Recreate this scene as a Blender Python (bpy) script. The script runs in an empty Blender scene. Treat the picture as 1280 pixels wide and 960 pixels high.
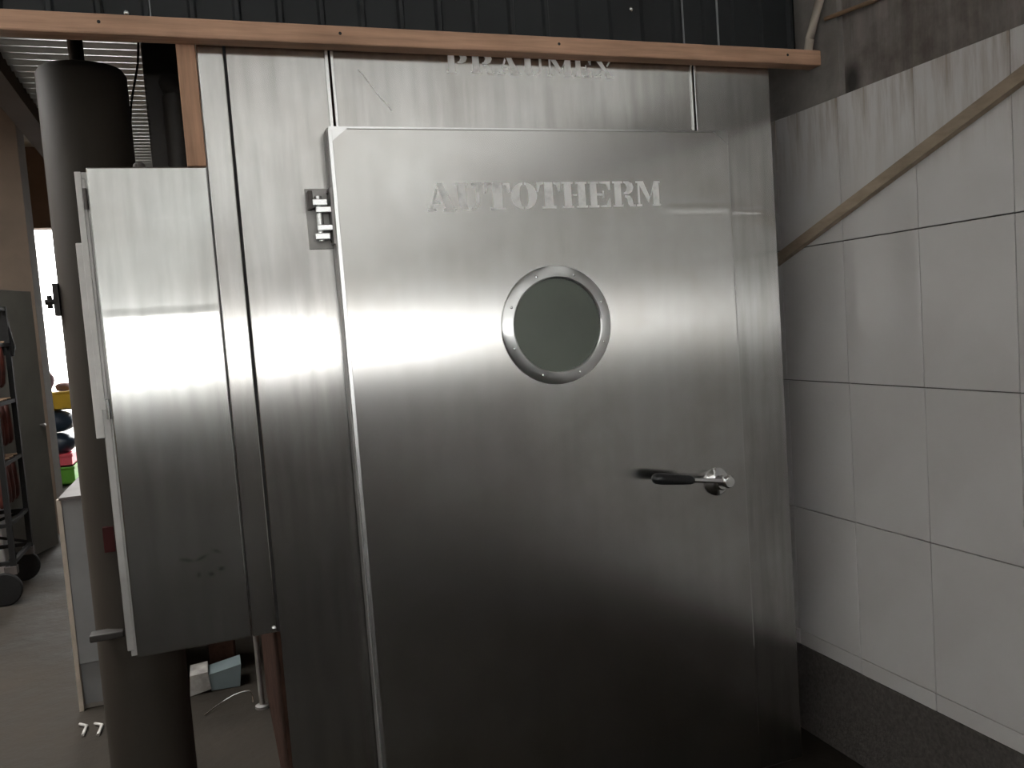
import bpy, bmesh, math, random
from mathutils import Vector, Matrix
from mathutils.geometry import tessellate_polygon
random.seed(7)
sc = bpy.context.scene
COL = sc.collection

# ------------------------------------------------------------------ camera
F_PX = 1057.96
YAW, PITCH, ROLL = 0.347, 0.0713, -0.0723
cam_d = bpy.data.cameras.new('camera'); cam = bpy.data.objects.new('camera', cam_d); COL.objects.link(cam)
fw = Vector((math.sin(YAW)*math.cos(PITCH), math.cos(YAW)*math.cos(PITCH), -math.sin(PITCH)))
rt = Vector((math.cos(YAW), -math.sin(YAW), 0)); up = rt.cross(fw)
r2 = math.cos(ROLL)*rt + math.sin(ROLL)*up; u2 = -math.sin(ROLL)*rt + math.cos(ROLL)*up
m = Matrix((r2, u2, -fw)).transposed().to_4x4(); m.translation = Vector((0, -2.2776, 1.538))
cam.matrix_world = m
cam_d.sensor_width = 36.0; cam_d.lens = F_PX/1280*36.0; cam_d.clip_start = 0.05
sc.camera = cam

# ------------------------------------------------------------------ daylight and exposure
world = bpy.data.worlds.new('overcast_sky'); sc.world = world; world.use_nodes = True
bg = world.node_tree.nodes['Background']
bg.inputs['Color'].default_value = (1.0, 0.99, 0.965, 1); bg.inputs['Strength'].default_value = 2.4
vs = sc.view_settings
vs.view_transform = 'Standard'; vs.look = 'None'; vs.gamma = 1.0; vs.use_curve_mapping = False
vs.exposure = 2.5

# ------------------------------------------------------------------ mesh helpers
def box(bm, x0, x1, y0, y1, z0, z1, bev=0.0):
    v = [bm.verts.new((x, y, z)) for x in (x0, x1) for y in (y0, y1) for z in (z0, z1)]
    fs = [(0,1,3,2), (4,6,7,5), (0,4,5,1), (2,3,7,6), (0,2,6,4), (1,5,7,3)]
    f = [bm.faces.new([v[i] for i in q]) for q in fs]
    if bev:
        if not bm.faces.layers.int.get('bev'): bm.faces.layers.int.new('bev'); f = None
        bm.edges.ensure_lookup_table(); es = bm.edges[-12:]
        bmesh.ops.bevel(bm, geom=es, offset=bev, segments=2, profile=0.5, affect='EDGES')
    return bm
def tube(bm, pts, r, n=10, cap=True):
    pts = [Vector(p) for p in pts]; rings = []
    rs = r if isinstance(r, (list, tuple)) else [r]*len(pts)
    for i, p in enumerate(pts):
        a = pts[max(i-1, 0)]; b = pts[min(i+1, len(pts)-1)]
        d = (b-a).normalized()
        ref = Vector((0, 0, 1)) if abs(d.z) < 0.9 else Vector((1, 0, 0))
        s = d.cross(ref).normalized(); t = s.cross(d)
        rings.append([bm.verts.new(p + rs[i]*(math.cos(2*math.pi*k/n)*s + math.sin(2*math.pi*k/n)*t)) for k in range(n)])
    for A, B in zip(rings, rings[1:]):
        for k in range(n):
            bm.faces.new((A[k], B[k], B[(k+1) % n], A[(k+1) % n]))
    if cap:
        bm.faces.new(rings[0]); bm.faces.new(rings[-1][::-1])
    return bm
def lathe(bm, prof, n=32, axis='Z', c=(0, 0, 0)):
    c = Vector(c); rings = []
    for r, h in prof:
        ring = []
        for k in range(n):
            a = 2*math.pi*k/n
            if axis == 'Z': p = Vector((r*math.cos(a), r*math.sin(a), h))
            elif axis == 'Y': p = Vector((r*math.cos(a), h, r*math.sin(a)))
            else: p = Vector((h, r*math.cos(a), r*math.sin(a)))
            ring.append(bm.verts.new(c + p))
        rings.append(ring)
    for A, B in zip(rings, rings[1:]):
        for k in range(n):
            bm.faces.new((A[k], A[(k+1) % n], B[(k+1) % n], B[k]))
    bm.faces.new(rings[0]); bm.faces.new(rings[-1])
    return bm
def prism(bm, poly, y0, y1):
    """polygon in the x-z plane, extruded along y"""
    a = [bm.verts.new((x, y0, z)) for x, z in poly]; b = [bm.verts.new((x, y1, z)) for x, z in poly]
    n = len(poly)
    for t in tessellate_polygon([[Vector((x, z, 0)) for x, z in poly]]):
        bm.faces.new([a[i] for i in t]); bm.faces.new([b[i] for i in reversed(t)])
    for i in range(n): bm.faces.new((a[i], b[i], b[(i+1) % n], a[(i+1) % n]))
    return bm
def obj(name, bm, mat, parent=None, smooth=False, angle=40):
    bevelled = bool(bm.faces.layers.int.get('bev'))
    bmesh.ops.recalc_face_normals(bm, faces=bm.faces[:])
    me = bpy.data.meshes.new(name); bm.to_mesh(me); bm.free()
    if smooth and not bevelled:
        for p in me.polygons: p.use_smooth = True
        me.set_sharp_from_angle(angle=math.radians(angle))
    me.materials.append(mat)
    o = bpy.data.objects.new(name, me); COL.objects.link(o)
    if parent is not None:
        o.parent = parent
        o.matrix_parent_inverse = Matrix.Translation(-world_loc(parent))
    return o
def world_loc(o):
    v = Vector(o.location)
    if o.parent is not None: v = v + world_loc(o.parent) + o.matrix_parent_inverse.translation
    return v
def tag(o, label, cat, group=None, kind=None):
    o['label'] = label; o['category'] = cat
    if group: o['group'] = group
    if kind: o['kind'] = kind
    return o
def empty(name, loc):
    o = bpy.data.objects.new(name, None); o.location = loc; o.empty_display_size = 0.1; COL.objects.link(o); return o
def B(*a, **k): return box(bmesh.new(), *a, **k)
def share(src, name, loc, parent, rot=None):
    o = src.copy(); o.name = name; COL.objects.link(o); o.parent = parent
    o.matrix_parent_inverse = Matrix.Translation(-world_loc(parent)); o.location = loc
    if rot: o.rotation_euler = rot
    return o

# ------------------------------------------------------------------ materials
def nt(name):
    mt = bpy.data.materials.new(name); mt.use_nodes = True
    t = mt.node_tree; return mt, t, t.nodes['Principled BSDF']
def N(t, kind, **kw):
    n = t.nodes.new(kind)
    for k, v in kw.items(): setattr(n, k, v)
    return n
def coords(t, scale=(1, 1, 1), rot=(0, 0, 0)):
    tc = N(t, 'ShaderNodeTexCoord'); mp = N(t, 'ShaderNodeMapping')
    mp.inputs['Scale'].default_value = scale; mp.inputs['Rotation'].default_value = rot
    t.links.new(tc.outputs['Object'], mp.inputs['Vector']); return mp.outputs['Vector']
def noise(t, vec, scale=5, detail=4, rough=0.55):
    n = N(t, 'ShaderNodeTexNoise'); n.inputs['Scale'].default_value = scale
    n.inputs['Detail'].default_value = detail; n.inputs['Roughness'].default_value = rough
    t.links.new(vec, n.inputs['Vector']); return n.outputs['Fac']
def ramp(t, fac, stops):
    r = N(t, 'ShaderNodeValToRGB'); e = r.color_ramp.elements
    e[0].position, e[0].color = stops[0][0], (*stops[0][1], 1); e[1].position, e[1].color = stops[-1][0], (*stops[-1][1], 1)
    for p, c in stops[1:-1]:
        q = e.new(p); q.color = (*c, 1)
    t.links.new(fac, r.inputs['Fac']); return r.outputs['Color']
def mrange(t, fac, a, b, c, d):
    r = N(t, 'ShaderNodeMapRange'); t.links.new(fac, r.inputs['Value'])
    for i, v in zip(('From Min', 'From Max', 'To Min', 'To Max'), (a, b, c, d)): r.inputs[i].default_value = v
    return r.outputs['Result']
def bump(t, h, strength, dist, normal=None):
    b = N(t, 'ShaderNodeBump'); b.inputs['Strength'].default_value = strength; b.inputs['Distance'].default_value = dist
    t.links.new(h, b.inputs['Height'])
    if normal: t.links.new(normal, b.inputs['Normal'])
    return b.outputs['Normal']
def mix(t, fac, a, b):
    mx = N(t, 'ShaderNodeMix', data_type='RGBA')
    for s, v in ((0, fac), (6, a), (7, b)):
        if hasattr(v, 'is_output') or hasattr(v, 'links'): t.links.new(v, mx.inputs[s])
        else: mx.inputs[s].default_value = (*v, 1) if s else v
    return mx.outputs[2]
def plain(name, base, rough=0.6, metal=0.0, var=0.25, scale=6, bmp=0.0, bscale=40, stretch=(1, 1, 1), spec=0.5):
    mt, t, p = nt(name)
    v = coords(t, stretch); f = noise(t, v, scale, 5)
    lo = tuple(c*(1-var) for c in base); hi = tuple(min(1, c*(1+var)) for c in base)
    t.links.new(ramp(t, f, [(0.3, lo), (0.7, hi)]), p.inputs['Base Color'])
    p.inputs['Roughness'].default_value = rough; p.inputs['Metallic'].default_value = metal
    p.inputs['Specular IOR Level'].default_value = spec
    if bmp:
        t.links.new(bump(t, noise(t, v, bscale, 4), bmp, 0.01), p.inputs['Normal'])
    return mt
def steel(name, base=(0.57, 0.57, 0.56), rough=0.23, aniso=0.96, streak=0.0, wave=0.010, stain=0.18, smudges=(), creases=()):
    mt, t, p = nt(name)
    v1 = coords(t, (90, 90, 1.3)); grain = noise(t, v1, 4, 6, 0.7)
    v2 = coords(t, (1.1, 1.1, 2.6)); wav = noise(t, v2, 1.0, 1.5, 0.4)
    v3 = coords(t, (14, 14, 1.3)); st = noise(t, v3, 2.0, 4, 0.55)
    v4 = coords(t, (1, 1, 1)); blot = noise(t, v4, 4.5, 4, 0.55)
    c1 = ramp(t, st, [(0.35, tuple(c*(1-stain) for c in base)), (0.62, base)])
    c2 = ramp(t, blot, [(0.35, (0.86, 0.845, 0.83)), (0.65, (1, 1, 1))])
    mm = N(t, 'ShaderNodeMix', data_type='RGBA', blend_type='MULTIPLY'); mm.inputs[0].default_value = 1
    t.links.new(c1, mm.inputs[6]); t.links.new(c2, mm.inputs[7]); col = mm.outputs[2]
    tc = N(t, 'ShaderNodeTexCoord')
    for (x, z, rx, rz, ang, k) in smudges:          # finger marks with a place of their own
        mp = N(t, 'ShaderNodeMapping', vector_type='TEXTURE')
        mp.inputs['Location'].default_value = (x, 0, z); mp.inputs['Rotation'].default_value = (0, ang, 0); mp.inputs['Scale'].default_value = (rx, 1e3, rz)
        t.links.new(tc.outputs['Object'], mp.inputs['Vector'])
        ln = N(t, 'ShaderNodeVectorMath', operation='LENGTH'); t.links.new(mp.outputs['Vector'], ln.inputs[0])
        fac = mrange(t, ln.outputs['Value'], 0.3, 1.0, k, 0.0)
        col = mix(t, fac, col, tuple(c*0.35 for c in base))
    t.links.new(col, p.inputs['Base Color'])
    t.links.new(mrange(t, blot, 0.3, 0.7, rough*1.05, rough*0.97), p.inputs['Roughness'])
    p.inputs['Metallic'].default_value = 1.0; p.inputs['Anisotropic'].default_value = aniso
    tg = N(t, 'ShaderNodeCombineXYZ'); tg.inputs[0].default_value = 1.0
    t.links.new(tg.outputs[0], p.inputs['Tangent'])
    n1 = bump(t, wav, wave, 0.02)
    if creases:                                     # shallow pressed creases in the sheet
        sp = N(t, 'ShaderNodeSeparateXYZ'); t.links.new(tc.outputs['Object'], sp.inputs[0]); tot = None
        wob = noise(t, coords(t, (1, 0, 0)), 9, 2)
        def mth(op, a, b):
            q = N(t, 'ShaderNodeMath', operation=op)
            for i, v in enumerate((a, b)):
                if hasattr(v, 'is_output'): t.links.new(v, q.inputs[i])
                else: q.inputs[i].default_value = v
            return q.outputs[0]
        for (z0, w, slope, xa, xb) in creases:
            dz = mth('ADD', mth('SUBTRACT', sp.outputs['Z'], z0), mth('MULTIPLY', mth('SUBTRACT', wob, .5), .02))
            h = mrange(t, mth('ABSOLUTE', dz, 0), 0.0, w, slope*w*.7, 0.0); h.node.interpolation_type = 'SMOOTHSTEP'
            mk = mth('MULTIPLY', mrange(t, sp.outputs['X'], xa, xa+.04, 0, 1), mrange(t, sp.outputs['X'], xb-.04, xb, 1, 0))
            h = mth('MULTIPLY', h, mk); tot = h if tot is None else mth('ADD', tot, h)
        n1 = bump(t, tot, 1.0, 1.0, n1)
    n2 = bump(t, grain, streak*0.1, 0.0006, n1)
    t.links.new(n2, p.inputs['Normal'])
    return mt

M = {}
M['steel'] = steel('brushed_steel', creases=((1.838, .016, .055, 1.57, 1.74),))
M['steel_door'] = steel('brushed_steel_door', (0.61, 0.61, 0.60), 0.23, 0.96, 0.0, 0.005, 0.05, creases=((1.842, .018, .055, 1.31, 1.555),))
M['steel_box'] = steel('worn_steel', (0.58, 0.59, 0.58), 0.24, 0.95, 0.0, 0.015, 0.16, creases=((1.622, .022, .020, -.24, .07), (1.862, .006, .05, -.20, .05)),
    smudges=((-0.085, 1.0, 0.022, 0.007, 0.3, .6), (-0.05, 1.0, 0.022, 0.006, -0.4, .7), (-0.012, 1.012, 0.016, 0.006, 0.5, .6), (-0.06, 0.958, 0.008, 0.01, 0, .6), (-0.03, 0.955, 0.011, 0.008, .3, .8), (-0.005, 0.965, 0.011, 0.008, 0, .8)))
M['steel_edge'] = plain('bright_steel_edge', (0.72, 0.73, 0.73), 0.25, 1.0, 0.06)
M['steel_dull'] = plain('dull_grey_steel', (0.34, 0.33, 0.32), 0.5, 0.8, 0.2)
M['steel_dark'] = plain('grimy_dark_steel', (0.10, 0.09, 0.085), 0.55, 0.6, 0.3)
M['chrome'] = plain('polished_chrome', (0.75, 0.75, 0.76), 0.12, 1.0, 0.04)
M['gap'] = plain('black_gasket', (0.012, 0.012, 0.012), 0.7)
M['glass'] = plain('fogged_glass', (0.15, 0.17, 0.145), 0.35, 0.0, 0.15, 3, spec=0.35)
M['grip'] = plain('black_rubber', (0.008, 0.009, 0.010), 0.35, 0.0, 0.2)
M['rust'] = plain('rusty_brown_frame', (0.035, 0.019, 0.014), 0.9, 0.0, 0.4, 14, 0.4, spec=0.08)
M['cyl'] = plain('smoked_brown_steel', (0.032, 0.027, 0.022), 0.6, 0.0, 0.3, 3, stretch=(1, 1, 0.25), spec=0.15)
M['soot'] = plain('sooty_black_steel', (0.018, 0.015, 0.013), 0.6, 0.2, 0.4)
M['white_pvc'] = plain('off_white_plastic', (0.62, 0.60, 0.58), 0.45, 0.0, 0.1, 12)
M['red'] = plain('dark_red_plastic', (0.045, 0.004, 0.004), 0.6, spec=0.2)
M['sheet'] = plain('dark_blue_painted_sheet', (0.0112, 0.0138, 0.0158), 0.65, 0.1, 0.2, 4, stretch=(1, 1, 0.3))
M['sheet_seam'] = plain('pale_seam', (0.30, 0.31, 0.32), 0.5)
M['corr'] = plain('galvanised_corrugated', (0.78, 0.82, 0.82), 0.36, 0.9, 0.1, 5)
M['grout'] = plain('grey_grout', (0.10, 0.095, 0.09), 0.9)
M['concrete'] = plain('grey_concrete', (0.20, 0.185, 0.17), 0.9, 0, 0.25, 7, 0.35, 60)
M['plinth'] = plain('speckled_grey_plinth', (0.085, 0.076, 0.07), 0.75, 0, 0.35, 90, 0.2, 120)
M['beige'] = plain('beige_plaster', (0.10, 0.075, 0.055), 0.9, 0, 0.15, 3)
M['brown'] = plain('brown_plaster', (0.15, 0.10, 0.07), 0.9, 0, 0.15, 3)
M['pale_wall'] = plain('pale_plaster', (0.62, 0.61, 0.58), 0.9, 0, 0.08, 2)
M['roof'] = plain('roof_boards', (0.30, 0.28, 0.26), 0.9)
M['leafdoor'] = plain('greenish_grey_board', (0.11, 0.105, 0.09), 0.8, 0, 0.15, 3)
M['counter'] = plain('blue_grey_laminate', (0.20, 0.205, 0.21), 0.6, 0, 0.08, 4)
M['yellow'] = plain('yellow_plastic', (0.80, 0.52, 0.03), 0.4, 0, 0.08)
M['pink'] = plain('pink_plastic', (0.85, 0.13, 0.18), 0.45, 0, 0.08)
M['green'] = plain('green_plastic', (0.13, 0.42, 0.04), 0.45, 0, 0.08)
M['navy'] = plain('navy_plastic', (0.025, 0.045, 0.075), 0.35, 0, 0.3)
M['mauve'] = plain('mauve_cloth', (0.12, 0.06, 0.07), 0.9)
M['skin_pink'] = plain('dusty_pink_cloth', (0.32, 0.20, 0.18), 0.9)
M['card_white'] = plain('grubby_white_card', (0.34, 0.33, 0.31), 0.8, 0, 0.3, 20)
M['white'] = plain('white_foam', (0.75, 0.76, 0.78), 0.7, 0, 0.06)
M['teal_card'] = plain('pale_teal_card', (0.14, 0.18, 0.19), 0.8, 0, 0.1)
M['meat'] = plain('smoked_red_brown', (0.08, 0.018, 0.012), 0.5, 0, 0.45, 12)
M['black'] = plain('black_paint', (0.006, 0.006, 0.006), 0.7, spec=0.2)
M['pale_stick'] = plain('pale_bamboo', (0.42, 0.37, 0.31), 0.7, 0, 0.15, 8)
M['brown_stick'] = plain('brown_stick', (0.20, 0.13, 0.08), 0.8)

def wood(name, base, stretch, rough=0.75):
    mt, t, p = nt(name)
    g = noise(t, coords(t, stretch), 3, 6, 0.6); b = noise(t, coords(t), 4, 4)
    c = ramp(t, g, [(0.3, tuple(x*0.72 for x in base)), (0.55, base), (0.75, tuple(min(1, x*1.18) for x in base))])
    c2 = ramp(t, b, [(0.3, (0.78, 0.76, 0.74)), (0.65, (1, 1, 1))])
    mm = N(t, 'ShaderNodeMix', data_type='RGBA', blend_type='MULTIPLY'); mm.inputs[0].default_value = 1
    t.links.new(c, mm.inputs[6]); t.links.new(c2, mm.inputs[7]); t.links.new(mm.outputs[2], p.inputs['Base Color'])
    p.inputs['Roughness'].default_value = rough
    t.links.new(bump(t, g, 0.3, 0.003), p.inputs['Normal'])
    return mt
M['beam'] = wood('orange_pine_x', (0.57, 0.345, 0.23), (1.2, 22, 22))
M['post'] = wood('orange_pine_z', (0.50, 0.29, 0.185), (22, 22, 1.2))
M['batten'] = wood('weathered_batten', (0.40, 0.32, 0.24), (10, 3, 10))

def tile_mat():
    mt, t, p = nt('glazed_white_tile')
    v = coords(t); f = noise(t, v, 2.2, 5)
    c = ramp(t, f, [(0.3, (0.58, 0.56, 0.55)), (0.7, (0.65, 0.635, 0.63))])
    d = noise(t, coords(t, (1, 14, 1.4)), 1.6, 5, 0.65)            # brown runs under the ledge
    geo = N(t, 'ShaderNodeNewGeometry'); sp = N(t, 'ShaderNodeSeparateXYZ'); t.links.new(geo.outputs['Position'], sp.inputs[0])
    hi = mrange(t, sp.outputs['Z'], 1.85, 2.17, 0.0, 0.75)
    mu = N(t, 'ShaderNodeMath', operation='MULTIPLY'); t.links.new(hi, mu.inputs[0]); t.links.new(mrange(t, d, 0.45, 0.7, 0, 1), mu.inputs[1])
    t.links.new(mix(t, mu.outputs[0], c, (0.26, 0.19, 0.13)), p.inputs['Base Color'])
    p.inputs['Roughness'].default_value = 0.12
    t.links.new(bump(t, noise(t, v, 3, 2), 0.08, 0.01), p.inputs['Normal'])
    return mt
M['tile'] = tile_mat()
def plaster_mat():
    mt, t, p = nt('sooty_plaster')
    a = noise(t, coords(t, (1, 9, 1.0)), 2.4, 6, 0.65); b = noise(t, coords(t), 5, 6, 0.65)
    c = ramp(t, a, [(0.3, (0.14, 0.125, 0.113)), (0.55, (0.22, 0.195, 0.18)), (0.75, (0.29, 0.26, 0.235))])
    c2 = ramp(t, b, [(0.35, (0.55, 0.52, 0.5)), (0.6, (1, 1, 1))])
    mm = N(t, 'ShaderNodeMix', data_type='RGBA', blend_type='MULTIPLY'); mm.inputs[0].default_value = 1
    t.links.new(c, mm.inputs[6]); t.links.new(c2, mm.inputs[7]); col = mm.outputs[2]
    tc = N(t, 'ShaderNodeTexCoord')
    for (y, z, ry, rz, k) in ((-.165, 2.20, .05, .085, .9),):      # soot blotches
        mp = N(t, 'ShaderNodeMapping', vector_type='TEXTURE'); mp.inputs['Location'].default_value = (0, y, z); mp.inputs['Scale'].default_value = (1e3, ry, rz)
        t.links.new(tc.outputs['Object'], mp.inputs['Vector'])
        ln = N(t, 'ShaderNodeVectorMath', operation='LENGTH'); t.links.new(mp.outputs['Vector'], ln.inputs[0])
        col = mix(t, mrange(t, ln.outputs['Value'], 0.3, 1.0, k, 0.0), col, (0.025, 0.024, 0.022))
    t.links.new(col, p.inputs['Base Color'])
    p.inputs['Roughness'].default_value = 0.95
    t.links.new(bump(t, b, 0.5, 0.01), p.inputs['Normal'])
    return mt
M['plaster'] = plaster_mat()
def floor_mat(name, k):
    mt, t, p = nt(name)
    a = noise(t, coords(t, (1, 1, 1)), 1.6, 8, 0.65); b = noise(t, coords(t, (1, 1, 1)), 9, 5, 0.6)
    c = ramp(t, a, [(0.3, (0.024*k, 0.021*k, 0.017*k)), (0.7, (0.068*k, 0.058*k, 0.047*k))])
    t.links.new(c, p.inputs['Base Color'])
    t.links.new(mrange(t, a, 0.35, 0.65, 0.6, 0.95), p.inputs['Roughness']); p.inputs['Specular IOR Level'].default_value = 0.12
    t.links.new(bump(t, b, 0.5, 0.012), p.inputs['Normal'])
    return mt
M['floor'] = floor_mat('damp_concrete_floor', 0.6)
def stencil_mat():
    mt, t, p = nt('stencilled_pale_paint')
    f = noise(t, coords(t), 26, 5, 0.6)
    t.links.new(ramp(t, f, [(0.34, (0.72, 0.72, 0.71)), (0.5, (0.93, 0.93, 0.92))]), p.inputs['Base Color'])
    p.inputs['Roughness'].default_value = 0.6
    return mt
M['stencil'] = stencil_mat()
def milky_mat(name, k):
    mt, t, p = nt(name); t.nodes.remove(p)
    tr = N(t, 'ShaderNodeBsdfTranslucent'); tr.inputs['Color'].default_value = (k, k, k*.985, 1)
    df = N(t, 'ShaderNodeBsdfDiffuse'); df.inputs['Color'].default_value = (.2, .2, .2, 1)
    ad = N(t, 'ShaderNodeAddShader'); t.links.new(tr.outputs[0], ad.inputs[0]); t.links.new(df.outputs[0], ad.inputs[1])
    t.links.new(ad.outputs[0], t.nodes['Material Output'].inputs['Surface'])
    return mt
M['milky'] = milky_mat('milky_translucent_sheet', .24)

# ------------------------------------------------------------------ the setting
XR = 1.9206          # tiled wall plane
YF, YB = -8.0, 10.0  # wall behind the photographer, far wall of the rear hall
XL = -4.0
ROOF = 5.2
def struct(name, bm, mat, label, cat, **k):
    o = obj(name, bm, mat, **k); tag(o, label, cat, kind='structure'); return o
struct('floor', B(XL-.2, XR+.2, YF-.2, .10, -.1, 0), M['floor'], 'damp dark concrete floor in front of the steel chamber', 'floor')
struct('floor_rear', B(XL-.2, XR+.2, .10, YB+.2, -.1, 0), M['floor'], 'damp dark floor of the rear hall behind the cabinet', 'floor')

# right wall: masonry core, tiles on it, grey plinth, sooty plaster above, open band under the roof
bm = bmesh.new()
box(bm, XR+.008, XR+.2, YF, YB, 0, 2.166)
wr = struct('wall_right', bm, M['grout'], 'white tiled wall beside the steel chamber', 'wall')
Z1, Y0 = 1.7209, -0.1196
rows = [(.3157, Z1-1.35), (Z1-1.35, Z1-.9), (Z1-.9, Z1-.45), (Z1-.45, Z1), (Z1, 2.166)]
tile_src = {}
for k in range(-6, 27):
    ya = Y0 - .3*(k+1); yb = Y0 - .3*k
    for j, (za, zb) in enumerate(rows):
        if j not in tile_src:
            o = obj('tile', B(-.009, 0.010, -.149, .149, -(zb-za)/2+.0014, (zb-za)/2-.0014, bev=.002), M['tile'], wr)
            o.location = (XR+.006, (ya+yb)/2, (za+zb)/2); tile_src[j] = o
        else:
            share(tile_src[j], 'tile', (XR+.006+random.uniform(-.0007, .0007), (ya+yb)/2, (za+zb)/2), wr)
struct('baseboard_right', B(XR-.004, XR+.1, YF, YB, 0, .3157), M['plinth'], 'speckled dark grey plinth along the foot of the tiled wall', 'plinth')
bm = bmesh.new()
box(bm, XR+.02, XR+.2, YF, -.135, 2.166, 2.46); box(bm, XR+.02, XR+.2, -.95, -.135, 2.46, 4.3)
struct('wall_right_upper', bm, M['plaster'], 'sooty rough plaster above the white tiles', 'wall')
bm = bmesh.new()
box(bm, XR-.001, XR+.2, -.135, YB, 2.166, ROOF); box(bm, XR+.02, XR+.2, YF, -.135, 4.3, ROOF)
for y in (-2.2, -4.2, -6.2): box(bm, XR+.02, XR+.2, y-.1, y+.1, 2.46, 4.3)
struct('wall_right_column', bm, M['concrete'], 'bare grey concrete column where the wooden beam ends', 'column')

struct('window_right_offscreen', B(XR+.10, XR+.11, YF, -.95, 2.46, 4.3), M['milky'], 'milky translucent sheeting above the sooty plaster', 'window')
# wall behind the photographer: masonry foot, open window band, milky translucent cladding above
bm = bmesh.new()
box(bm, XL, XR, YF-.2, YF, 0, 1.25)
for x in (XL+.1, -2.5, -1.0, .45, XR-.1): box(bm, x-.06, x+.06, YF-.2, YF, 1.22, 1.66)
struct('wall_front', bm, M['plaster'], 'low masonry wall under a long window band', 'wall')
struct('window_front_offscreen', B(XL, XR, YF-.06, YF-.05, 1.66, ROOF), M['milky'], 'milky translucent sheeting above the window band', 'wall')
struct('wall_left', B(XL-.2, XL, YF, YB, 0, 1.3), M['brown'], 'low sooty plastered wall across the hall from the tiles', 'wall')
struct('window_left_offscreen', B(XL-.06, XL-.05, YF, 0.06, 1.3, ROOF), M['milky'], 'milky translucent sheeting on the wall across from the tiles', 'wall')
struct('wall_left_rear', B(XL-.2, XL, 0.06, YB, 1.3, 4.3), M['brown'], 'brown plastered wall of the rear hall', 'wall')
struct('ceiling', B(XL, XR+.2, YF-.2, 0.0, ROOF, ROOF+.1), M['roof'], 'brown boarded roof high over the front hall', 'roof')
struct('ceiling_passage', B(-.87, XR+.2, 3.6, YB, 4.2, 4.3), M['roof'], 'brown boards over the passage behind the canopy', 'roof')
struct('ceiling_rear', B(XL, -.87, 3.6, YB, 4.2, 4.3), M['roof'], 'brown boarded roof over the rear hall', 'roof')

# sheet-metal wall above the beam (leans out slightly towards the top)
wb = struct('wall_back_upper', B(XL, XR, .06, .10, 2.33, ROOF), M['black'], 'dark blue ribbed metal sheeting above the wooden beam', 'wall')
RIB = .107
def rib_sheet(x0, n):
    bm = bmesh.new(); prof = []
    for i in range(n):
        x = x0 + i*RIB
        prof += [(x, .0), (x+RIB-.022, .0), (x+RIB-.016, -.012), (x+RIB-.006, -.012)]
    prof.append((x0+n*RIB, 0))
    a = [bm.verts.new((x, .030+y, 2.295)) for x, y in prof]; b = [bm.verts.new((x, .030+y, ROOF)) for x, y in prof]
    for i in range(len(a)-1): bm.faces.new((a[i], a[i+1], b[i+1], b[i]))
    r = bmesh.ops.extrude_face_region(bm, geom=bm.faces[:])
    for v in r['geom']:
        if isinstance(v, bmesh.types.BMVert): v.co.y += .002
    return bm
x = XL
while x < XR-.02:
    n = min(8, int((XR-x+.001)/RIB))
    if n < 1: break
    obj('ribbed_sheet', rib_sheet(x, n), M['sheet'], wb); x += n*RIB
scr = None
for i, (sx, sz) in enumerate(((-.097, 2.362), (.75, 2.45), (1.3, 2.45), (.25, 2.45))):
    o = obj('sheet_screw', lathe(bmesh.new(), [(.007, .0), (.007, -.003), (.004, -.006), (.001, -.007)], 10, 'Y', (sx, .030, sz)), M['steel_edge'], wb, True)
for sx in (-.043, 1.475, 1.60):
    obj('sheet_seam', B(sx-.0018, sx+.0018, .024, .032, 2.295, ROOF), M['sheet_seam'], wb)

# corrugated canopy over the passage behind the cabinet
cc = struct('ceiling_canopy', B(-.62, XR, .12, 3.6, 2.70, 2.74), M['roof'], 'corrugated galvanised canopy over the passage left of the chamber', 'ceiling')
def corr(y0, n, pitch=.078, amp=.0055):
    bm = bmesh.new(); S = 8; A = []; Bv = []
    for i in range(n*S+1):
        y = y0 + i*pitch/S; z = 2.675 + amp*math.cos(2*math.pi*i/S)
        A.append(bm.verts.new((-.60, y, z))); Bv.append(bm.verts.new((XR-.01, y, z)))
    for i in range(n*S): bm.faces.new((A[i], A[i+1], Bv[i+1], Bv[i]))
    return bm
y = .14
for k in range(4):
    obj('corrugated_sheet', corr(y, 11), M['corr'], cc, True, 80); y += 11*.078
obj('edge_beam', B(-.70, -.60, .12, 3.6, 2.60, 2.78), M['beige'], cc)

struct('wall_light_block', B(XL, -1.15, .10, .22, 0, 4.3), M['brown'], 'added brown partition keeping front hall light out of the rear hall', 'wall')  # added out of view to block light from reaching the rear hall
# far wall of the rear hall with the bright doorway, pillar
bm = bmesh.new()
box(bm, XL, -2.02, YB, YB+.2, 0, 4.3); box(bm, -.35, XR, YB, YB+.2, 0, 4.3); box(bm, -2.02, -.35, YB, YB+.2, 3.18, 4.3)
struct('wall_far', bm, M['brown'], 'brown plastered far wall around a tall bright doorway', 'wall')
struct('wall_rear_pillar', B(-1.75, -1.30, 5.95, 6.3, 0, 4.2), M['beige'], 'beige plastered pillar behind the open grey door', 'pillar')
struct('wall_rear_shade', B(-.34, XR, 2.45, 2.57, 0, 1.8), M['brown'], 'added brown half-height wall shading the space under the cabinet', 'wall')  # added behind the chamber to darken the space under the cabinet
struct('wall_canopy_end', B(-.62, XR, 3.6, 3.7, 2.62, 4.3), M['brown'], 'brown upstand at the far end of the canopy', 'wall')
struct('ground_outside', B(-8, 8, YB+.2, YB+14, -.12, -.02), M['concrete'], 'pale concrete yard outside the far doorway', 'ground')


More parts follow.
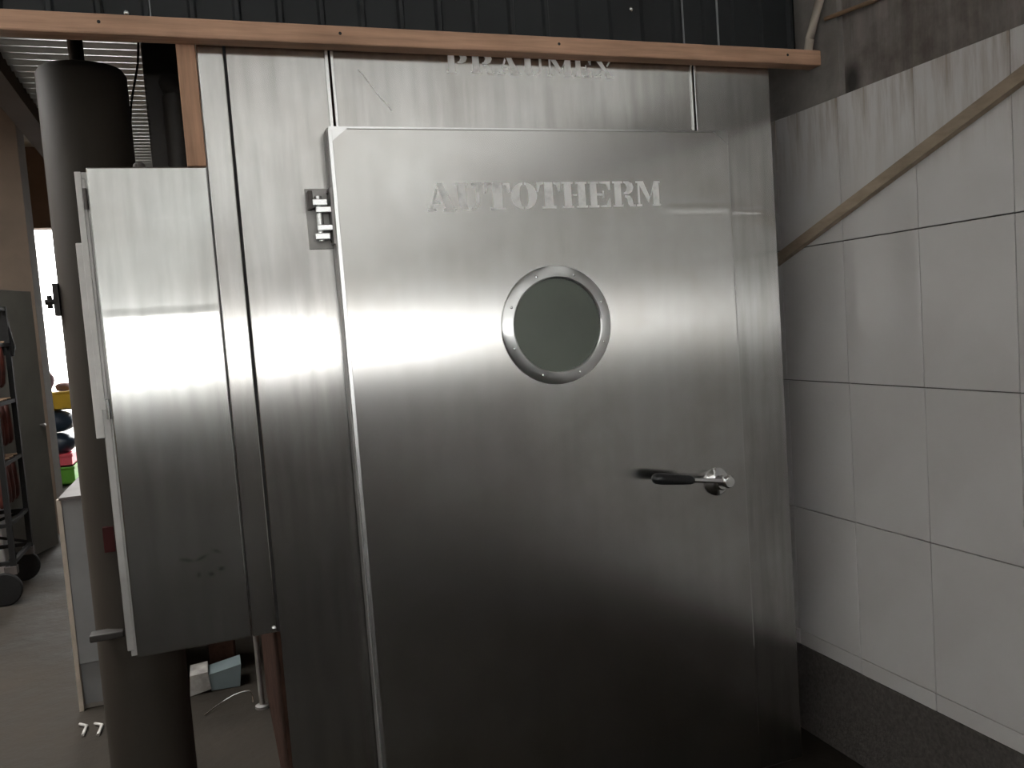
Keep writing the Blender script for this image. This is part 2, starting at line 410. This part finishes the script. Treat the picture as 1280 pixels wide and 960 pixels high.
# ------------------------------------------------------------------ lettering (stencil shapes, unit em)
def halfring(side, n=12, gap=.05):
    pts = []; cx = .5
    for k in range(n+1):
        a = math.pi*k/n; pts.append((cx + side*(gap + (.5-gap)*math.sin(a)), .5+.5*math.cos(a)))
    for k in range(n, -1, -1):
        a = math.pi*k/n; pts.append((cx + side*(gap + .13*math.sin(a)), .5+.42*math.cos(a)))
    return pts
def mir(p, c=.5): return [(2*c-x, y) for x, y in p][::-1]
STEM = [(0,1),(.44,1),(.44,.92),(.36,.92),(.36,.08),(.44,.08),(.44,0),(0,0),(0,.08),(.08,.08),(.08,.92),(0,.92)]
T_ARM = [(0,1),(.27,1),(.27,.93),(.14,.90),(.07,.64),(0,.64)]
BOWL = [(.49,1),(.70,1),(.88,.92),(.93,.76),(.86,.58),(.70,.49),(.49,.49),(.49,.56),(.58,.60),(.64,.76),(.58,.90),(.49,.93)]
E_ARM = [(.49,1),(.95,1),(.95,.66),(.88,.66),(.78,.90),(.49,.93)]
GLYPH = {
 'A': [[(.36,1),(.58,1),(.91,.08),(1,.08),(1,0),(.56,0),(.56,.08),(.64,.08)], [(.09,.08),(0,.08),(0,0),(.30,0),(.30,.08),(.18,.08),(.23,.26),(.46,.26),(.44,.34),(.26,.34),(.37,.72),(.33,.84)]],
 'U': [[(0,1),(.44,1),(.44,.92),(.37,.92),(.37,.14),(.45,.07),(.45,0),(.28,.02),(.14,.12),(.09,.3),(.09,.92),(0,.92)], [(.60,1),(1,1),(1,.92),(.86,.92),(.86,.3),(.77,.1),(.54,0),(.54,.07),(.68,.14),(.75,.3),(.75,.92),(.60,.92)]],
 'T': [[(.32,1),(.68,1),(.68,.08),(.80,.08),(.80,0),(.20,0),(.20,.08),(.32,.08)], T_ARM, mir(T_ARM)],
 'O': [halfring(-1), halfring(1)],
 'H': [STEM, [(x+.56, y) for x, y in STEM], [(.42,.46),(.58,.46),(.58,.54),(.42,.54)]],
 'E': [STEM, E_ARM, [(x, 1-y) for x, y in E_ARM][::-1], [(.36,.46),(.62,.46),(.62,.36),(.68,.36),(.68,.64),(.62,.64),(.62,.54),(.36,.54)]],
 'R': [STEM, BOWL, [(.54,.45),(.74,.43),(.85,.32),(.90,.08),(1,.08),(1,0),(.76,0),(.67,.10),(.64,.32),(.54,.38)]],
 'P': [STEM, BOWL],
 'M': [[(0,1),(.30,1),(.56,.36),(.50,.14),(.14,.86),(.14,.08),(.22,.08),(.22,0),(0,0),(0,.08),(.07,.08),(.07,.92),(0,.92)], [(.60,.46),(.76,1),(1,1),(1,.92),(.95,.92),(.95,.08),(1,.08),(1,0),(.66,0),(.66,.08),(.70,.08),(.70,.68),(.60,.36)]],
 'X': [[(0,1),(.42,1),(.42,.92),(.36,.92),(.58,.50),(.90,.08),(1,.08),(1,0),(.58,0),(.58,.08),(.64,.08),(.40,.46),(.08,.92),(0,.92)], [(.70,1),(1,1),(1,.92),(.90,.92),(.68,.58),(.62,.64),(.80,.92),(.70,.92)], [(0,0),(.32,0),(.32,.08),(.22,.08),(.38,.36),(.34,.42),(.10,.08),(0,.08)]],
}
def letter(ch, x0, x1, z0, z1, y, parent, dz=0):
    bm = bmesh.new()
    for poly in GLYPH[ch]:
        prism(bm, [(x0 + px*(x1-x0), z0 + pz*(z1-z0)) for px, pz in poly], y-.0012, y+.0008)
    return obj('letter', bm, M['stencil'], parent)

# ------------------------------------------------------------------ steel smoking chamber
X0, X1, X3 = .1221, .0557, 1.7626
CT = 2.292
ch = empty('smoking_chamber', ((X0+X3)/2, .7, 0))
tag(ch, 'large stainless steel smoking chamber with a porthole door', 'smoking chamber')
obj('body', B(X0+.004, X3-.004, .012, 1.50, .02, CT), M['rust'], ch)
obj('base_frame', B(X0+.02, X3-.02, .03, 1.48, 0, .03), M['steel_dark'], ch)
def panel(name, x0, x1, z0, z1, y=0, mat='steel', bev=.003, th=.016):
    return obj(name, B(x0, x1, y, y+th, z0, z1, bev=bev), M[mat], ch, True)
panel('corner_panel', X1, X0-.004, .7727, CT)
obj('corner_filler', B(X1+.003, X0+.01, .014, .30, .775, CT), M['steel_dull'], ch)
panel('side_panel', X0+.002, .3790, .02, CT)
panel('top_panel', .3835, 1.4790, 2.0, CT)
panel('right_panel', 1.4835, X3, .02, CT)
for xa, xb in ((.3690, .3785), (.3840, .3925), (1.4715, 1.4790), (1.4835, 1.4925)):     # folded seam lips
    obj('seam_lip', B(xa, xb, -.005, .006, 2.03, CT, bev=.002), M['steel_edge'], ch, True)
obj('edge_trim', B(X0-.004, X0+.002, .007, .015, .7727, CT), M['gap'], ch)
obj('door_frame', B(.36, 1.55, -.012, .004, .03, 2.06), M['gap'], ch)
obj('scratch_mark', tube(bmesh.new(), [(.455, -.0006, 2.236), (.478, -.0006, 2.208), (.508, -.0006, 2.164), (.523, -.0006, 2.150), (.536, -.0006, 2.130)], .0011, 6), M['stencil'], ch)
for c, a, b in zip('PRAUMEX', (.700, .770, .848, .925, 1.000, 1.085, 1.150), (.765, .838, .918, .992, 1.078, 1.142, 1.212)):
    letter(c, a, b, 2.236, 2.290, 0.0, ch)
obj('seam_bolt', lathe(bmesh.new(), [(.006, 0), (.006, -.004), (.003, -.006)], 10, 'Y', (X0-.012, 0, .785)), M['steel_edge'], ch, True)
# side wall of the chamber seen under the cabinet
obj('side_rail', B(X0-.006, X0+.004, .004, .06, .02, .772), M['rust'], ch)

# door
DL, DR, DT, DB, DY = .351, 1.5567, 2.0719, .06, -.06
door = obj('door', B(DL, DR, DY, -.010, DB, DT, bev=.006), M['steel_door'], ch, True)
obj('edge_band', B(DL-.0015, DL+.004, DY+.004, -.011, DB+.004, DT-.004), M['steel_dull'], door)
obj('top_fold', B(DL+.004, DR-.004, DY+.001, DY+.010, DT-.004, DT+.0015), M['steel_edge'], door)
obj('edge_fold', B(DL+.0015, DL+.012, DY-.0012, DY+.004, DB+.01, DT-.008, bev=.001), M['steel_edge'], door, True)
for s, x in ((1, DL), (-1, DR)):
    obj('corner_plate', prism(bmesh.new(), [(x+s*.003, DT-.003), (x+s*.052, DT-.003), (x+s*.003, DT-.042)], DY-.001, DY+.002), M['steel_edge'], door)
xpx = lambda u: .599 + (u-535)/290*.710
word = zip('AUTOTHERM', (60, 192, 328, 453, 580, 705, 838, 966, 1090), (190, 318, 448, 578, 695, 832, 958, 1084, 1220))
for c, a, b in word:
    letter(c, xpx(520+a/4), xpx(520+b/4), 1.852, 1.925, DY, door)
# porthole
PC = (.950, 1.524)
bm = bmesh.new(); n = 64
prof = [(.133, DY+.02), (.133, DY-.010), (.137, DY-.013), (.160, DY-.011), (.167, DY-.007), (.169, DY+.002)]
rings = [[bm.verts.new((PC[0]+r*math.cos(2*math.pi*k/n), y, PC[1]+r*math.sin(2*math.pi*k/n))) for k in range(n)] for r, y in prof]
for A, C_ in zip(rings, rings[1:]):
    for k in range(n): bm.faces.new((A[k], A[(k+1) % n], C_[(k+1) % n], C_[k]))
def ring_mat():
    mt, t, p = nt('turned_steel_ring')
    p.inputs['Base Color'].default_value = (.72, .73, .73, 1); p.inputs['Metallic'].default_value = 1; p.inputs['Roughness'].default_value = .3
    p.inputs['Anisotropic'].default_value = .85
    geo = N(t, 'ShaderNodeNewGeometry'); sub = N(t, 'ShaderNodeVectorMath', operation='SUBTRACT'); sub.inputs[1].default_value = (PC[0], 0, PC[1])
    t.links.new(geo.outputs['Position'], sub.inputs[0])
    ms = N(t, 'ShaderNodeVectorMath', operation='MULTIPLY'); ms.inputs[1].default_value = (1, 0, 1); t.links.new(sub.outputs[0], ms.inputs[0])
    nm = N(t, 'ShaderNodeVectorMath', operation='NORMALIZE'); t.links.new(ms.outputs[0], nm.inputs[0])
    t.links.new(nm.outputs[0], p.inputs['Tangent'])
    return mt
M['ring'] = ring_mat()
obj('porthole_ring', bm, M['ring'], door, True, 30)
bm = lathe(bmesh.new(), [(.1335, DY+.012), (.1335, DY-.0015), (.12, DY-.0025), (.06, DY-.0035), (.002, DY-.004)], 48, 'Y', (PC[0], 0, PC[1]))
obj('porthole_pane', bm, M['glass'], door, True)
for k in range(8):
    a = 2*math.pi*(k+.5)/8
    obj('ring_bolt', lathe(bmesh.new(), [(.0045, 0), (.0045, -.004), (.003, -.006), (.0008, -.0065)], 10, 'Y', (PC[0]+.149*math.cos(a), DY-.009, PC[1]+.149*math.sin(a))), M['chrome'], door, True)
# lever handle
HX, HZ = 1.447, 1.008
obj('handle_rosette', lathe(bmesh.new(), [(.043, DY+.002), (.043, DY-.006), (.036, DY-.013), (.026, DY-.016), (.022, DY-.018), (.022, DY-.034), (.018, DY-.038)], 32, 'Y', (HX, 0, HZ)), M['chrome'], door, True, 30)
hub = (HX+.004, DY-.050, HZ+.008)
obj('handle_hub', lathe(bmesh.new(), [(.017, DY-.030), (.020, DY-.036), (.020, DY-.062), (.016, DY-.068), (.006, DY-.070)], 20, 'Y', (hub[0], 0, hub[2])), M['chrome'], door, True, 30)
tipx, tipz = 1.195, 1.058
d = Vector((tipx-hub[0], 0, tipz-hub[2])); yl = DY-.054
at = lambda s: (hub[0]+d.x*s, yl, hub[2]+d.z*s)
obj('handle_lever', tube(bmesh.new(), [at(-.02), at(.25), at(.56)], [.0085, .0075, .0072], 12), M['chrome'], door, True)
obj('handle_grip', tube(bmesh.new(), [at(.46), at(.47), at(.50), at(.70), at(.88), at(.96), at(.99), at(1.0)], [.008, .011, .0135, .0155, .0170, .0155, .010, .003], 14), M['grip'], door, True)

# hinge
hg = obj('hinge', B(.288, .357, -.005, .003, 1.768, 1.925, bev=.001), M['steel_dull'], ch)
for za in (1.884, 1.797):
    obj('hinge_lug', B(.300, .338, -.050, -.004, za-.009, za+.008, bev=.002), M['steel_edge'], hg, True)
for za in (1.864, 1.818):
    obj('hinge_arm', B(.306, .352, -.056, -.028, za-.008, za+.008, bev=.002), M['steel_edge'], hg, True)
obj('hinge_pin', tube(bmesh.new(), [(.317, -.036, 1.785), (.317, -.036, 1.900)], .009, 14), M['steel_edge'], hg, True)
obj('hinge_strap', B(.3445, .3515, -.060, -.012, 1.776, 1.918), M['steel_dull'], hg)
for zz in (1.786, 1.908):
    obj('hinge_bolt', lathe(bmesh.new(), [(.006, .345), (.006, .340), (.003, .338)], 8, 'X', (0, -.035, zz)), M['chrome'], hg, True)
obj('hinge_bracket', B(.291, .303, -.040, -.002, 1.868, 1.915, bev=.002), M['steel_dark'], hg)

# ------------------------------------------------------------------ control cabinet hung on the left of the chamber
cb = empty('control_cabinet', (-.08, .12, .7727))
tag(cb, 'worn stainless steel control cabinet hung left of the smoking chamber', 'cabinet')
obj('body', B(-.236, X1-.004, .014, .24, .776, 1.975), M['steel_dull'], cb)
obj('front_panel', B(-.2217, X1-.0015, 0, .016, .7727, 1.985, bev=.004), M['steel_box'], cb, True)
obj('flange', B(-.244, -.226, .012, .030, .79, 1.960, bev=.002), M['steel_dull'], cb, True)
obj('cable_trunking', B(-.262, -.242, .010, .030, 1.330, 1.806, bev=.002), M['white_pvc'], cb, True)
obj('flange_strip', B(-.248, -.234, .006, .013, 1.40, 1.975, bev=.001), M['white_pvc'], cb, True)
obj('hinge_barrel', tube(bmesh.new(), [(-.229, .006, 1.885), (-.229, .006, 1.935)], .005, 8), M['steel_dark'], cb, True)
obj('hinge_barrel', tube(bmesh.new(), [(-.229, .006, 1.375), (-.229, .006, 1.425)], .005, 8), M['steel_edge'], cb, True)
obj('lifting_eye', lathe(bmesh.new(), [(.014, 1.974), (.016, 1.990), (.014, 2.002), (.006, 2.008)], 14, 'Z', (-.105, .06, 0)), M['steel_dark'], cb, True)

# ------------------------------------------------------------------ timber
bmn = B(-1.6, XR-.002, -.060, -.0055, 2.280, 2.327, bev=.004)
beam = obj('timber_beam', bmn, M['beam'], None, True); tag(beam, 'long orange-brown timber beam across the top of the steel chamber', 'beam')
for xx in (-.155, .405, 1.015, 1.79):
    obj('nail_hole', lathe(bmesh.new(), [(.0042, -.0585), (.0042, -.0606), (.001, -.0607)], 8, 'Y', (xx, 0, 2.307)), M['gap'], beam)
ps = obj('timber_post', B(.008, .0535, -.003, .040, 1.9855, 2.31, bev=.003), M['post'], None, True)
tag(ps, 'short upright timber post standing on the control cabinet', 'post')

# batten leaning on the tiles
a = Vector((XR-.016, .20, 1.685)); b = Vector((XR-.016, -1.05, 2.148)); dd = (b-a).normalized()
bm = bmesh.new(); w = dd.cross(Vector((1, 0, 0))).normalized()*.0165
vs_ = []
for p0 in (a, b):
    for sx in (-.012, .012):
        for s in (-1, 1): vs_.append(bm.verts.new(p0 + Vector((sx, 0, 0)) + w*s))
for q in ((0,1,3,2), (4,6,7,5), (0,4,5,1), (2,3,7,6), (0,2,6,4), (1,5,7,3)): bm.faces.new([vs_[i] for i in q])
bt = obj('wooden_batten', bm, M['batten']); tag(bt, 'pale weathered batten slanting across the white tiles', 'batten')
o = obj('bamboo_pole', tube(bmesh.new(), [(XR-.022, -.022, 2.327), (XR-.022, -.035, 2.37), (XR-.024, -.09, 2.47), (XR-.026, -.2, 2.70), (XR-.03, -.34, 3.0)], .014, 10), M['pale_stick'], None, True)
tag(o, 'pale round pole rising beside the dark ribbed sheeting', 'pole')
o = obj('brown_stick', tube(bmesh.new(), [(XR-.006, -.09, 2.412), (XR+.008, -.29, 2.397), (XR+.012, -.60, 2.40)], .007, 8), M['brown_stick'], None, True)
tag(o, 'thin brown stick laid against the sooty plaster by the column', 'stick')

# ------------------------------------------------------------------ tall cylinder behind the cabinet
cy = empty('smoke_cylinder', (-.247, .42, 0))
tag(cy, 'tall brown steel smoke cylinder standing behind the control cabinet', 'tank')
CX, CY, CR = -.247, .42, .117
obj('shell', lathe(bmesh.new(), [(CR+.012, 0), (CR+.012, .02), (CR, .022), (CR, 2.318), (CR-.008, 2.332), (.03, 2.352)], 48, 'Z', (CX, CY, 0)), M['cyl'], cy, True, 30)
obj('outlet_pipe', tube(bmesh.new(), [(CX-.008, CY, 2.34), (CX-.008, CY, 2.69)], .020, 16), M['soot'], cy, True)
obj('clamp_bracket', B(CX-.118, CX-.030, CY-.135, CY-.085, .742, .762, bev=.004), M['soot'], cy, True)
obj('red_tag', B(CX-.058, CX-.030, CY-.122, CY-.104, .985, 1.055), M['red'], cy)
vh = obj('valve', tube(bmesh.new(), [(CX-.110, CY-.03, 1.69), (CX-.150, CY-.03, 1.69)], .008, 8), M['soot'], cy, True)
obj('valve_knob', tube(bmesh.new(), [(CX-.138, CY-.03, 1.672), (CX-.138, CY-.03, 1.708)], .007, 8), M['soot'], vh, True)
obj('hinge_plate', B(CX-.126, CX-.112, CY-.05, CY-.01, 1.65, 1.74), M['soot'], cy)

# sooty duct and cable behind the cabinet
du = empty('smoke_duct', (-.03, .57, 1.975)); tag(du, 'sooty black square duct rising behind the timber post', 'duct')
obj('duct_body', B(-.085, .042, .40, .66, .95, 2.664, bev=.006), M['soot'], du, True)
obj('duct_elbow', tube(bmesh.new(), [(-.01, .42, 2.30), (-.01, .36, 2.29), (-.005, .33, 2.24), (-.005, .325, 2.12), (-.005, .325, 1.99)], .036, 14), M['soot'], du, True)
obj('duct_flange', B(-.040, -.004, .368, .402, 1.99, 2.21), M['steel_dark'], du)
o = obj('black_cable', tube(bmesh.new(), [(-.09, .42, 2.42), (-.097, .42, 2.36), (-.125, .42, 2.25), (-.137, .41, 2.16)], .0035, 6), M['black'], None, True)
tag(o, 'thin black cable strung between duct and smoke cylinder', 'cable')

# ------------------------------------------------------------------ under the cabinet
ct = empty('small_carton', (-.08, 1.72, 0)); tag(ct, 'small crushed white and teal carton on the floor under the cabinet', 'carton')
obj('white_side', prism(bmesh.new(), [(-.19, 0), (-.10, .015), (-.108, .095), (-.183, .090)], 1.66, 1.80), M['card_white'], ct)
obj('teal_side', prism(bmesh.new(), [(-.10, .005), (.022, .0), (.034, .10), (-.108, .078)], 1.665, 1.79), M['teal_card'], ct)
pb = obj('brown_crate', B(-.10, .02, 1.86, 2.10, 0, .34, bev=.01), M['rust'], None, True); tag(pb, 'dark brown crate behind the small white carton', 'crate')
def cable(name, pts, r, mat, label):
    sm = []
    P = [Vector(p) for p in pts]
    for i in range(len(P)-1):
        p0 = P[max(i-1, 0)]; p1 = P[i]; p2 = P[i+1]; p3 = P[min(i+2, len(P)-1)]
        for k in range(8):
            t = k/8
            sm.append(.5*((2*p1)+(-p0+p2)*t+(2*p0-5*p1+4*p2-p3)*t*t+(-p0+3*p1-3*p2+p3)*t**3))
    sm.append(P[-1])
    o = obj(name, tube(bmesh.new(), sm, r, 7), mat, None, True); tag(o, label, 'cable'); return o
cable('grey_cable', [(-.13, 1.42, .004), (-.06, 1.47, .022), (.0, 1.47, .045), (.05, 1.46, .052), (.066, 1.46, .03), (.066, 1.45, .003)], .0028, M['steel_edge'], 'bright curved wire looping over the dark floor under the cabinet')
o = empty('drain_pipe', (.117, 1.40, 0)); tag(o, 'thin grey vertical pipe standing by the chamber side under the cabinet', 'pipe')
obj('pipe', tube(bmesh.new(), [(.100, 1.38, 0), (.100, 1.38, .90)], .011, 12), M['steel_dull'], o, True)
obj('pipe_foot', lathe(bmesh.new(), [(.028, 0), (.028, .012), (.014, .016)], 16, 'Z', (.100, 1.38, 0)), M['steel_dull'], o, True)

# ------------------------------------------------------------------ rear hall things
co = empty('low_counter', (-.46, 2.05, 0)); tag(co, 'blue-grey panelled counter unit beyond the smoke cylinder', 'counter')
obj('front_panel', B(-.622, -.30, 1.745, 1.765, .205, .932, bev=.003), M['counter'], co, True)
obj('carcass', B(-.618, -.304, 1.765, 2.35, .02, .925), M['counter'], co)
obj('plinth', B(-.630, -.30, 1.768, 2.35, 0, .203), M['concrete'], co)
obj('worktop_edge', B(-.630, -.29, 1.738, 2.36, .926, .938), M['steel_dark'], co)
obj('corner_strip', B(-.640, -.622, 1.742, 1.775, .0, .93), M['pale_stick'], co)
for i, (hx, hy) in enumerate(((-.60, 1.545), (-.54, 1.52))):
    o = obj('plastic_hook', tube(bmesh.new(), [(hx-.02, hy+.04, .008), (hx+.01, hy+.01, .008), (hx+.005, hy-.08, .007)], .0065, 8), M['card_white'], None, True)
    tag(o, 'small bent white plastic scrap on the floor before the counter', 'scrap', 'white scraps before the counter')

def crate(name, label, x0, x1, y0, y1, z0, z1, mat, cat='crate'):
    e = empty(name, ((x0+x1)/2, (y0+y1)/2, z0)); tag(e, label, cat)
    t_ = .02
    bm = bmesh.new(); box(bm, x0+.01, x1-.01, y0+.01, y1-.01, z0, z0+t_); obj('bottom', bm, mat, e)
    for a_ in ((x0+.01, x1-.01, y0+.01, y0+.01+t_), (x0+.01, x1-.01, y1-.01-t_, y1-.01), (x0+.01, x0+.01+t_, y0+.03, y1-.03), (x1-.01-t_, x1-.01, y0+.03, y1-.03)):
        obj('side', B(*a_, z0, z1-.03), mat, e)
    bm = bmesh.new()
    box(bm, x0, x1, y0, y0+.035, z1-.035, z1, bev=.006); box(bm, x0, x1, y1-.035, y1, z1-.035, z1, bev=.006)
    box(bm, x0, x0+.035, y0+.03, y1-.03, z1-.035, z1, bev=.006); box(bm, x1-.035, x1, y0+.03, y1-.03, z1-.035, z1, bev=.006)
    obj('rim', bm, mat, e)
    return e
crate('plastic_crate', 'green plastic crate at the foot of the stack by the doorway', -2.02, -1.55, 8.95, 9.35, 0, .22, M['green'])
crate('plastic_crate', 'pink plastic crate stacked on the green crate', -2.02, -1.56, 8.95, 9.35, .222, .37, M['pink'])
def sack(name, label, cx, cy, z0, rx, ry, h, mat, cat, seed):
    rnd = random.Random(seed); bm = bmesh.new()
    bmesh.ops.create_uvsphere(bm, u_segments=20, v_segments=12, radius=1)
    for v in bm.verts:
        k = 1 + .10*math.sin(5*v.co.x+seed) * math.cos(4*v.co.z+seed*2) + rnd.uniform(-.03, .03)
        sx = abs(v.co.x)**.75*math.copysign(1, v.co.x); sy = abs(v.co.y)**.75*math.copysign(1, v.co.y)
        zz = max(-.92, abs(v.co.z)**.8*math.copysign(1, v.co.z))
        v.co = Vector((cx+sx*rx*k, cy+sy*ry*k, z0+(zz+.92)/1.92*h))
    o = obj(name, bm, mat, None, True, 80); tag(o, label, cat); return o
sack('plastic_sack', 'dark navy plastic sack lying on the pink crate', -1.78, 9.15, .366, .26, .2, .26, M['navy'], 'sack', 1)
sack('plastic_sack', 'dark navy plastic sack topped by the yellow tub', -1.78, 9.15, .632, .27, .2, .264, M['navy'], 'sack', 2)
crate('yellow_tub', 'yellow plastic tub on top of the navy sacks', -2.05, -1.50, 8.95, 9.35, .90, 1.12, M['yellow'], 'tub')
obj('lid', B(-2.03, -1.52, 8.97, 9.33, 1.10, 1.119), M['yellow'], bpy.data.objects['yellow_tub'])
sack('cloth_bundle', 'dark mauve cloth bundle lying in the yellow tub', -1.83, 9.12, 1.126, .13, .12, .27, M['mauve'], 'cloth', 3)
sack('cloth_rag', 'dusty pink rag beside the mauve cloth bundle', -1.60, 9.12, 1.119, .085, .10, .10, M['skin_pink'], 'cloth', 4)

lf = empty('open_door_leaf', (-1.26, 5.45, 0)); tag(lf, 'greenish grey door leaf standing open behind the trolley', 'door')
bm = bmesh.new(); box(bm, -.62, 0, -.02, .02, .01, 2.07, bev=.004)
leafm = obj('leaf', bm, M['leafdoor'], lf, True)
obj('handle', tube(bmesh.new(), [(-1.27, 5.36, 1.0), (-1.23, 5.36, 1.0), (-1.23, 5.30, 1.0)], .01, 8), M['steel_dark'], lf, True)
leafm.matrix_parent_inverse = Matrix(); leafm.rotation_euler = (0, 0, math.radians(70))
bm = None

tr = empty('smoking_trolley', (-1.55, 4.1, 0)); tag(tr, 'black smoking trolley on castors loaded with sausages', 'trolley')
TX0, TX1, TY0, TY1 = -1.98, -1.24, 3.78, 4.34
for xx in (TX0, TX1):
    for yy in (TY0, TY1):
        obj('post', B(xx-.016, xx+.016, yy-.016, yy+.016, .22, 1.90), M['black'], tr)
        wm = obj('castor_wheel', lathe(bmesh.new(), [(.05, -.022), (.098, -.020), (.104, -.010), (.104, .010), (.098, .020), (.05, .022)], 24, 'Y', (xx-.06*(1 if xx == TX1 else -1), yy+.03*(1 if yy == TY1 else -1), .104)), M['black'], tr, True, 30)
        obj('castor_fork', B(xx-.05, xx+.02, yy-.03, yy+.03, .19, .24), M['steel_dark'], wm)
for zz in (.26, .50, .88, 1.26, 1.64, 1.88):  # frame levels
    for yy in (TY0, TY1): obj('rail', B(TX0, TX1, yy-.012, yy+.012, zz-.012, zz+.012), M['black'], tr)
    for xx in (TX0, TX1): obj('rail', B(xx-.012, xx+.012, TY0, TY1, zz-.012, zz+.012), M['black'], tr)
obj('brace', tube(bmesh.new(), [(TX0, TY1, .27), (TX1, TY1, .50)], .010, 8), M['black'], tr)
obj('brace', tube(bmesh.new(), [(TX0, TY1, .50), (TX1, TY1, .27)], .010, 8), M['black'], tr)
ss = None; cnt = 0
stick_src = None
for tier, zz in enumerate((1.64, 1.26, .88)):
    for j in range(4):
        yy = TY0+.09+j*.125
        st = obj('hanging_stick', tube(bmesh.new(), [(TX0, yy, zz+.0195), (TX1, yy, zz+.0195)], .007, 8), M['brown_stick'], None)
        tag(st, 'wooden stick resting on the %s rails of the black trolley' % ('upper', 'middle', 'lower')[tier], 'stick', 'sticks on the %s trolley rails' % ('upper', 'middle', 'lower')[tier])
        for i in range(4, 10):
            if ss is None:
                ss = obj('sausage', tube(bmesh.new(), [(0, 0, .0), (0, 0, -.012), (0, 0, -.03), (.004, 0, -.10), (.008, .004, -.19), (.004, .006, -.27), (0, .006, -.295), (0, .006, -.30)], [.004, .006, .022, .030, .032, .027, .012, .004], 10), M['meat'], None, True, 80)
                o = ss
            else:
                o = ss.copy(); COL.objects.link(o)
            o.location = (TX0+.05+i*.072+random.uniform(-.003, .003), yy+random.uniform(-.004, .004), zz+.014); o.rotation_euler = (0, 0, random.choice((1, -1))*math.pi/2 + random.uniform(-.2, .2))
            tag(o, 'dark red-brown smoked sausage hanging on the %s tier of the black trolley' % ('upper', 'middle', 'lower')[tier], 'sausage', 'sausages on the %s trolley tier' % ('upper', 'middle', 'lower')[tier])
o = obj('black_apron', prism(bmesh.new(), [(-1.33, 1.86), (-1.29, 1.90), (-1.24, 1.87), (-1.20, 1.62), (-1.215, 1.56), (-1.33, 1.58), (-1.345, 1.70)], TY1+.018, TY1+.05), M['black']); tag(o, 'black apron hung on the corner of the trolley', 'apron')
o = empty('foam_box', (-1.62, 4.57, 0)); tag(o, 'white foam box with a lid behind the trolley wheels', 'box')
obj('box_body', B(-1.80, -1.43, 4.47, 4.72, 0, .52, bev=.01), M['white'], o, True)
obj('lid', B(-1.805, -1.425, 4.465, 4.725, .52, .58, bev=.01), M['white'], o, True)
